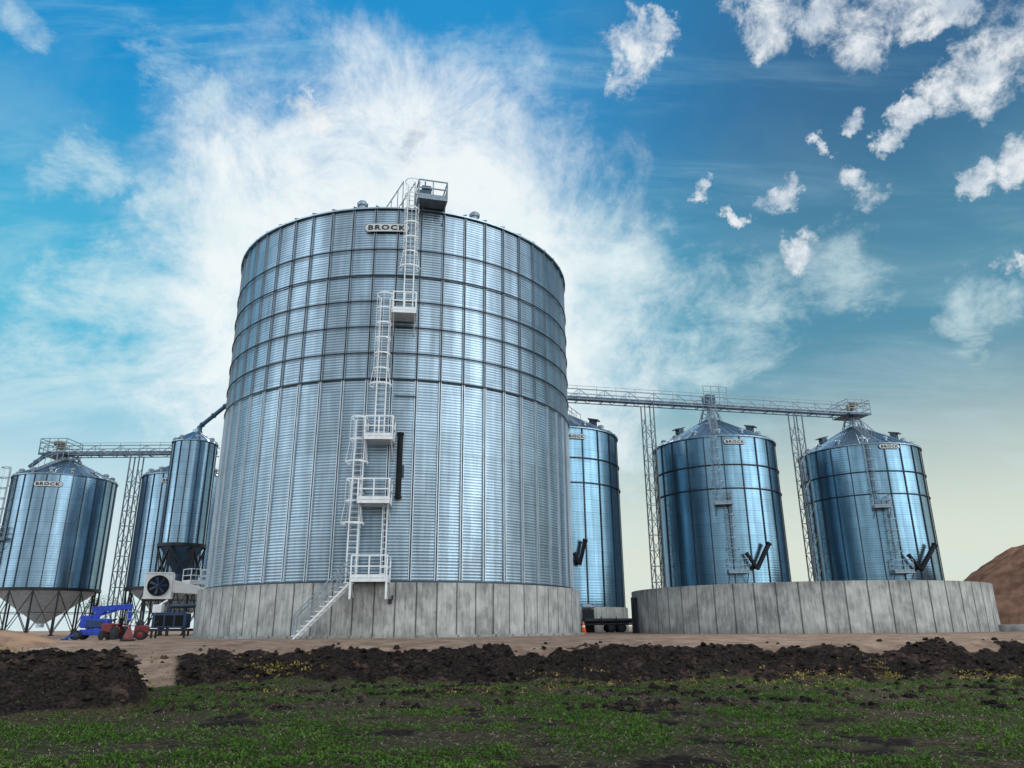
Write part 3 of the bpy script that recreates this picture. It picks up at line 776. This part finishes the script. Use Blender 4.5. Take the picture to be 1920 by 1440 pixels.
X1, Y1 = -44.9, 73.6
h1, a1, d1 = hop_bin('leftmost hopper bottomed steel bin raised on black braced legs', X1, Y1, 4.55, 4.1, 14.7, 2.3, 26, 14, 1.1, 9)
X2, Y2 = -32.3, 73.6
h2, a2, d2 = hop_bin('hopper bottomed bin partly hidden behind the narrow bin', X2, Y2, 4.4, 4.1, 14.7, 2.3, 26, 14, 1.1, 9)
a3 = R_(-23.75); d3 = 72.
h3, _, _ = hop_bin('narrow tall hopper bin beside the left edge of the largest bin', d3*math.sin(a3), d3*math.cos(a3), 1.85, 7.4, 16.6, 1.2, 14, 6, 5.0, 5)
t, zq = onbin(90, 907, a1, d1, 4.6); sign(h1, 4.55, t, zq, 2.5, .10)
t, zq = onbin(323, 900, a2, d2, 4.5); sign(h2, 4.4, t, zq, 2.2, .10)
ladder(h1, 4.55, R_(-78), 4.4, 15.4, (6.5, 15.4), mat=M_stiffd, th=.07)
platform(h1, 4.55, R_(-70), 8.6, -.7, .7, .1, 1.1, th=.06, mat=M_truss)
roof_kit(h1, 4.55, 0, 14.7, 2.3, R_(-35), 17.4)
cl, LL = conveyor('short lattice conveyor running over the left-hand hopper bins', (X1-2.4, 73.6, 0), (X2+2.2, 73.6, 0), 17.3, .9)
drive(cl, 1.3, 2.6)
m = MB(); m.bar((-.1,0,.2),(-1.6,0,-1.1),.3,.3); m.build('tail_spout', M_conv, cl)
tower('lattice support tower between the two left-hand hopper bins', -37.9, 73.2, 17.2, .9)
s0 = P(372, 812, 65.9); s1 = P(375, 800, 65.9); s2 = P(452, 738, 63.5)
pp = thing('grain_spout', 'steel spout pipe slanting from the narrow tall bin up behind the largest bin', 'pipe', s0)
m = MB(); m.rev(V((0,0,-.6)), s1-s0+V((0,0,.1)), [(0,.36),(.5,.36),(.9,.24),((s1-s0).length+.6,.24)], 14); m.build('inlet', M_pipe, pp)
m = MB(); m.tube(s1-s0, s2-s0, .19, 14)
for q in (.06, .34, .62, .9):
    c = (s1-s0).lerp(s2-s0, q); e = (s2-s1).normalized(); m.rev(c-e*.05, c+e*.05, [(0,.25),(.10,.25)], 14)
m.build('pipe', M_pipe, pp)
el = thing('bucket_elevator', 'tall bucket elevator leg standing behind the largest bin', 'elevator', (-9, 68.5, 0))
for s_ in (-.6, .6): MB().box((s_,0,12.85),(.5,.6,25.7)).build('leg_casing', M_conv, el)
m = MB(); m.box((0,0,26.4),(2.2,1.0,1.4)); m.build('head', M_conv, el, bevel=.2)
platform(h3, 1.85, R_(25), 4.2, -.6, 1.0, .3, 1.7, th=.07, legs=1.0)
m = MB()
for i in range(6):
    t = 2*PI*(i+.5)/6; t2_ = 2*PI*(i+1.5)/6
    m.bar(fp(t,1.85,0,.05,7.2), fp(t2_,1.85,0,.05,4.4), .12); m.bar(fp(t2_,1.85,0,.05,7.2), fp(t,1.85,0,.05,4.4), .12); m.bar(fp(t,1.85,0,.05,4.4), fp(t2_,1.85,0,.05,4.4), .14)
m.build('support_frame', M_dark, h3)

# ---- fan housing and duct
q = P(297, 1098, 58); fz = q.z
fh = thing('fan_unit', 'white square fan housing with a black round fan beside the narrow bin', 'fan', (q.x, 58, 0), R_(18))
m = MB(); m.box((0,.6,fz),(1.95,1.2,1.9)); m.box((0,-.01,fz+.93),(2.05,.1,.10)); m.box((0,-.01,fz-.93),(2.05,.1,.10)); m.build('housing', M_wpaint, fh, bevel=.03)
m = MB()
m.rev((0,-.02,fz),(0,-.3,fz),[(0,.76),(.12,.76),(.12,.70),(.0,.70)],32,False); m.rev((0,.0,fz),(0,-.04,fz),[(0,.74),(.04,.74)],32); m.build('fan_shroud', M_black, fh)
for i in range(7):
    t = 2*PI*i/7; m = MB(); dv = V((math.cos(t),0,math.sin(t))); nv = V((-math.sin(t),0,math.cos(t)))
    m.add([V((0,-.07,fz))+dv*.10-nv*.05, V((0,-.11,fz))+dv*.10+nv*.05, V((0,-.13,fz))+dv*.64+nv*.13, V((0,-.07,fz))+dv*.64-nv*.09],[(0,1,2,3)]); m.build('fan_blade', M_navy, fh)
m = MB(); m.rev((0,-.06,fz),(0,-.20,fz),[(0,.11),(.10,.11),(.13,.06)],14); m.build('hub', M_stiff2, fh)
m = MB(); v = [(.98,.1,fz-.5),(.98,.1,fz+.45),(.98,1.1,fz-.5),(.98,1.1,fz+.45),(3.2,.4,fz-.6),(3.2,.4,fz-.1),(3.2,.9,fz-.6),(3.2,.9,fz-.1)]
m.hexa([V(p) for p in v]); m.box((3.25,.65,fz-.35),(.1,.65,.65)); m.build('duct', M_wpaint, fh, bevel=.02)
m = MB()
for (a_, b_) in ((-.95,.1),(.95,.1),(-.95,1.1),(.95,1.1),(3.1,.65)): m.bar((a_,b_,0),(a_,b_,fz-.6 if a_ > 3 else fz-.96),.12)
m.bar((-.95,.1,.3),(.95,.1,fz-1.05),.07); m.bar((.95,.1,.3),(-.95,.1,fz-1.05),.07); m.bar((-1,.1,fz-1.05),(3.1,.1,fz-1.05),.1); m.bar((-1,1.1,fz-1.05),(1,1.1,fz-1.05),.1); m.bar((-.95,.1,fz-1.05),(-.95,1.1,fz-1.05),.1); m.bar((3.1,.1,fz-1.05),(3.1,.65,fz-1.05),.1)
m.build('stand', M_dark, fh)

# ---- machines on the yard
def wheel(parent, c, r, wd, ax=V((0,1,0)), rim=None):
    c = V(c); m = MB(); m.rev(c-ax*wd/2, c+ax*wd/2, [(0,r*.6),(0,r*.9),(wd*.15,r),(wd*.85,r),(wd,r*.9),(wd,r*.6)], 20); o = m.build('wheel', M_rubber, parent)
    m = MB(); m.rev(c-ax*(wd/2+.02), c+ax*(wd/2+.02), [(0,r*.25),(.01,r*.56),(wd+.03,r*.56),(wd+.04,r*.25)], 16); m.build('rim', rim or M_stiff2, o)
q = P(180, 1198, 40)
bl = thing('boom_lift', 'bright blue boom lift with folded arm near the left legs', 'lift', (q.x, 40, terrain(q.x, 40)[0]), R_(8)); bl.scale = (.86,.86,.74)
m = MB(); m.box((0,0,.42),(2.4,1.0,.26)); m.box((-.1,0,.60),(1.5,.9,.16)); m.build('chassis', M_blue, bl, bevel=.04)
for xx in (-.95,.95):
    for yy in (-.55,.55): wheel(bl, (xx,yy,.32), .32, .22, rim=M_navy)
m = MB(); m.rev((0,0,.6),(0,0,.9),[(0,.38),(.25,.34)],16); m.box((-.1,0,1.08),(1.5,.8,.62)); m.box((-.65,0,1.2),(.6,.7,.8)); m.build('turret', M_blue, bl, bevel=.06)
m = MB(); m.box((-.05,-.41,1.05),(1.0,.03,.4)); m.build('engine_panel', M_navy, bl)
m = MB(); m.bar((-.45,-.1,1.2),(.2,-.1,1.95),.26,.34); m.build('lower_boom', M_blue, bl, bevel=.02)
m = MB(); m.bar((-.45,.0,2.0),(1.75,.0,2.2),.28,.38); m.bar((.05,.0,1.65),(.95,.0,1.95),.14); m.build('upper_boom', M_blue, bl, bevel=.02)
m = MB(); m.bar((1.7,0,2.15),(1.72,0,1.2),.14,.18); m.build('jib', M_blue, bl, bevel=.02)
m = MB(); m.box((1.95,0,.9),(.6,1.0,.06))
for (a_, b_) in ((1.66,-.5),(2.24,-.5),(1.66,.5),(2.24,.5)): m.bar((a_,b_,.9),(a_,b_,1.85),.04)
for hz in (1.35,1.85):
    m.bar((1.66,-.5,hz),(2.24,-.5,hz),.04); m.bar((1.66,.5,hz),(2.24,.5,hz),.04); m.bar((1.66,-.5,hz),(1.66,.5,hz),.04); m.bar((2.24,-.5,hz),(2.24,.5,hz),.04)
m.build('basket', M_stiffd, bl)
for (a_, b_) in ((-1.0,-.9),(1.0,-.9)):
    m = MB(); m.bar((a_*.8,-.4,.5),(a_*1.35,b_,.12),.12); m.box((a_*1.38,b_-.02,.05),(.34,.3,.08)); m.build('outrigger', M_blue, bl)
q = P(210, 1203, 37)
rt = thing('utility_tractor', 'small dark red utility tractor parked in front of the blue lift', 'tractor', (q.x, 37, terrain(q.x, 37)[0]), R_(-12)); rt.scale = (.60,.60,.85)
m = MB(); m.box((-.45,0,.66),(1.0,.5,.5)); m.box((-.95,0,.6),(.1,.46,.46)); m.build('hood', M_red, rt, bevel=.06)
m = MB(); m.box((.2,0,.5),(.8,.4,.2)); m.box((.45,.42,.85),(.6,.22,.08)); m.box((.45,-.42,.85),(.6,.22,.08)); m.box((.45,0,.72),(.2,1.0,.1)); m.build('body', M_red, rt, bevel=.03)
m = MB(); m.box((.42,0,.78),(.36,.4,.1)); m.box((.6,0,1.0),(.08,.4,.4)); m.build('seat', M_black, rt, bevel=.03)
m = MB(); m.rev((.08,0,.8),(-.05,0,1.08),[(.25,.01),(.3,.17),(.32,.17),(.33,.02)],14); m.bar((.08,0,.75),(-.04,0,1.05),.03); m.build('steering_wheel', M_black, rt)
m = MB(); m.tube((-.5,.12,.8),(-.5,.12,1.25),.035); m.build('exhaust', M_dark, rt)
for s_ in (-.45,.45): wheel(rt, (.45,s_,.40), .36, .26, rim=M_dark); wheel(rt, (-.75,s_*.85,.27), .25, .18, rim=M_dark)
q = P(263, 1200, 37.5)
eng = thing('pump_cart', 'small red wheeled pump cart right of the red tractor', 'cart', (q.x, 37.5, terrain(q.x, 37.5)[0]), R_(15))
m = MB(); m.box((0,0,.48),(.6,.42,.36)); m.build('body', M_red, eng, bevel=.05)
m = MB(); m.rev((-.1,0,.66),(-.1,0,.95),[(0,.18),(.15,.18),(.25,.1)],14); m.build('engine', M_dark, eng)
m = MB(); m.bar((.3,0,.5),(.65,0,.85),.04); m.bar((.65,-.18,.85),(.65,.18,.85),.04); m.build('handle', M_dark, eng)
for s_ in (-.3,.3): wheel(eng, (0,s_,.24), .24, .12, rim=M_red)
m = MB(); m.bar((-.28,0,.4),(-.33,0,0),.05); m.build('prop_stand', M_dark, eng)
q = P(239, 1203, 35.5)
hp_ = thing('feed_hopper', 'small red tapered hopper between the tractor and the pump cart', 'hopper', (q.x, 35.5, terrain(q.x, 35.5)[0])); hp_.scale = (.7,.7,.8)
m = MB(); m.rev((0,0,.12),(0,0,1.),[(0,.34),(.1,.34),(.62,.10),(.78,.10)],4); m.build('cone', M_red, hp_, bevel=.01)
m = MB(); m.box((0,0,.06),(.7,.7,.1)); m.build('base', M_dark, hp_, bevel=.01)
q = P(318, 1192, 45)
ge = thing('generator', 'dark blue generator set with pipes beside the concrete ring', 'generator', (q.x, 45, 0), R_(6))
m = MB(); m.box((0,0,.95),(1.9,.9,.8)); m.box((0,0,1.38),(1.7,.8,.08)); m.build('enclosure', M_navy, ge, bevel=.05)
m = MB(); m.box((0,0,.45),(2.3,.9,.14))
for a_ in (-.9,.9):
    for b_ in (-.35,.35): m.bar((a_,b_,0),(a_,b_,.45),.1)
m.build('skid', M_dark, ge)
for a_ in (-.55,0.,.55):
    m = MB(); m.box((a_,-.452,.95),(.46,.01,.6))
    for k in range(6): m.box((a_,-.46,.72+k*.09),(.42,.03,.04))
    m.build('louvre', M_black, ge)
m = MB(); m.tube((.6,.1,1.4),(.6,.1,2.1),.07,10); m.tube((-.2,0,1.75),(1.5,0,1.8),.12,12); m.tube((-.2,0,1.4),(-.2,0,1.8),.12,12); m.build('exhaust_pipe', M_stiff2, ge)
m = MB(); m.box((-.75,-.2,1.62),(.5,.5,.45)); m.tube((-.75,-.2,1.8),(-.3,-.2,2.1),.06); m.build('control_box', M_white, ge, bevel=.03)
q = P(1094, 1178, 48)
tc_ = thing('traffic_cone', 'orange traffic cone right of the largest concrete ring', 'cone', (q.x, 48, 0))
m = MB(); m.rev((0,0,.04),(0,0,.8),[(0,.19),(.72,.035)],16); m.build('cone', M_orange, tc_, smooth=True)
m = MB(); m.box((0,0,.025),(.42,.42,.05)); m.build('base', M_orange, tc_, bevel=.01)
m = MB(); m.rev((0,0,.42),(0,0,.52),[(0,.114),(.10,.095)],16); m.build('reflective_band', M_wpaint, tc_)
q = P(1138, 1165, 62)
tr = thing('flatbed_trailer', 'dark low trailer carrying pipes between the two concrete rings', 'trailer', (q.x, 62, 0), R_(3))
m = MB(); m.box((0,0,.62),(4.0,1.8,.14)); m.box((-2.3,0,.58),(1.0,.12,.12)); m.build('bed', M_dark, tr)
for s_ in (-.95,.95):
    for xx in (.2,1.0): wheel(tr, (xx,s_,.34), .34, .22)
for k in range(4):
    m = MB(); yy = -.6+k*.38; m.rev((-1.9,yy,.88),(1.9,yy,.88),[(0,.15),(0,.18),(3.8,.18),(3.8,.15)],12); m.build('pipe', M_black if k % 2 else M_dark, tr)
for xx in (-1.9,-.6,.6,1.9): MB().bar((xx,-.88,.6),(xx,-.88,1.2),.07).build('stake', M_dark, tr)
un = thing('unloading_motor', 'grey motor unit on the base of the half hidden bin', 'motor', (P(1103,1158,62.8).x, 62.8, 0))
m = MB(); m.box((0,0,.9),(.9,.7,1.8)); m.build('cabinet', M_dark, un, bevel=.04)
m = MB(); m.rev((-.5,0,1.98),(.5,0,1.98),[(0,.16),(.1,.24),(.75,.24),(.9,.12),(1.,.12)],14); m.build('motor', M_stiffd, un)

# ---- earth piles, tree
def pile(label, X, Y, R, H, col, seed, p=1.25, z0=-.1):
    m = MB(); K = 60; J = 30; v = []
    for j in range(J+1):
        f = j/J
        for i in range(K):
            t = 2*PI*i/K; r = R*(1-f)*(1+.10*noise.noise(V((math.cos(t)*1.5, math.sin(t)*1.5, seed))))
            a = V((r*math.cos(t), r*math.sin(t), 0))
            zz = H*(1-(1-f)**p) + (.05*H*noise.noise(a*.45+V((0,0,seed)))+.03*H*noise.noise(a*1.4+V((0,0,seed+5)))+.012*H*noise.noise(a*4))
            v.append((a.x, a.y, zz+z0))
    m.add(v, [(j*K+i, j*K+(i+1)%K, (j+1)*K+(i+1)%K, (j+1)*K+i) for j in range(J) for i in range(K)])
    o = m.build('dirt_pile', simple('pile_earth', col, .95, 0, .4, .8, .12, .05), smooth=True, loc=(X, Y, 0)); tag(o, label, 'dirt pile')
pile('large brown earth pile beyond the right end of the empty ring', 47.6, 66, 12.5, 7.9, (.22,.12,.08), 3, 1.5)
q = P(15, 1205, 34)
pile('low tan soil heap at the left edge below the hopper bin', q.x-.3, 34, 2.6, .75, (.26,.165,.11), 9, 1.7, -.25)
tx = P(190, 1130, 108)
tr_ = thing('tree', 'small green tree far behind the legs of the leftmost bin', 'tree', (tx.x, 108, 0))
m = MB(); m.rev((0,0,0),(0,0,3),[(0,.25),(1.2,.18),(3,.08)],8)
for k in range(6):
    t = k*1.05; m.tube((0,0,1.2+.25*k),(math.cos(t)*1.4,math.sin(t)*1.4,2.6+.3*k),.07,6,.02)
m.build('trunk', simple('bark', (.06,.045,.03), .9), tr_)
m = MB()
cen = [(random.gauss(0,1.0),random.gauss(0,1.0),random.uniform(2,4.8)) for _ in range(16)]
for _ in range(1500):
    c = random.choice(cen); clump(m, V((random.gauss(c[0],.45),random.gauss(c[1],.45),random.gauss(c[2],.4))), .22, 1)
m.build('crown', M_weed, tr_, recalc=False)
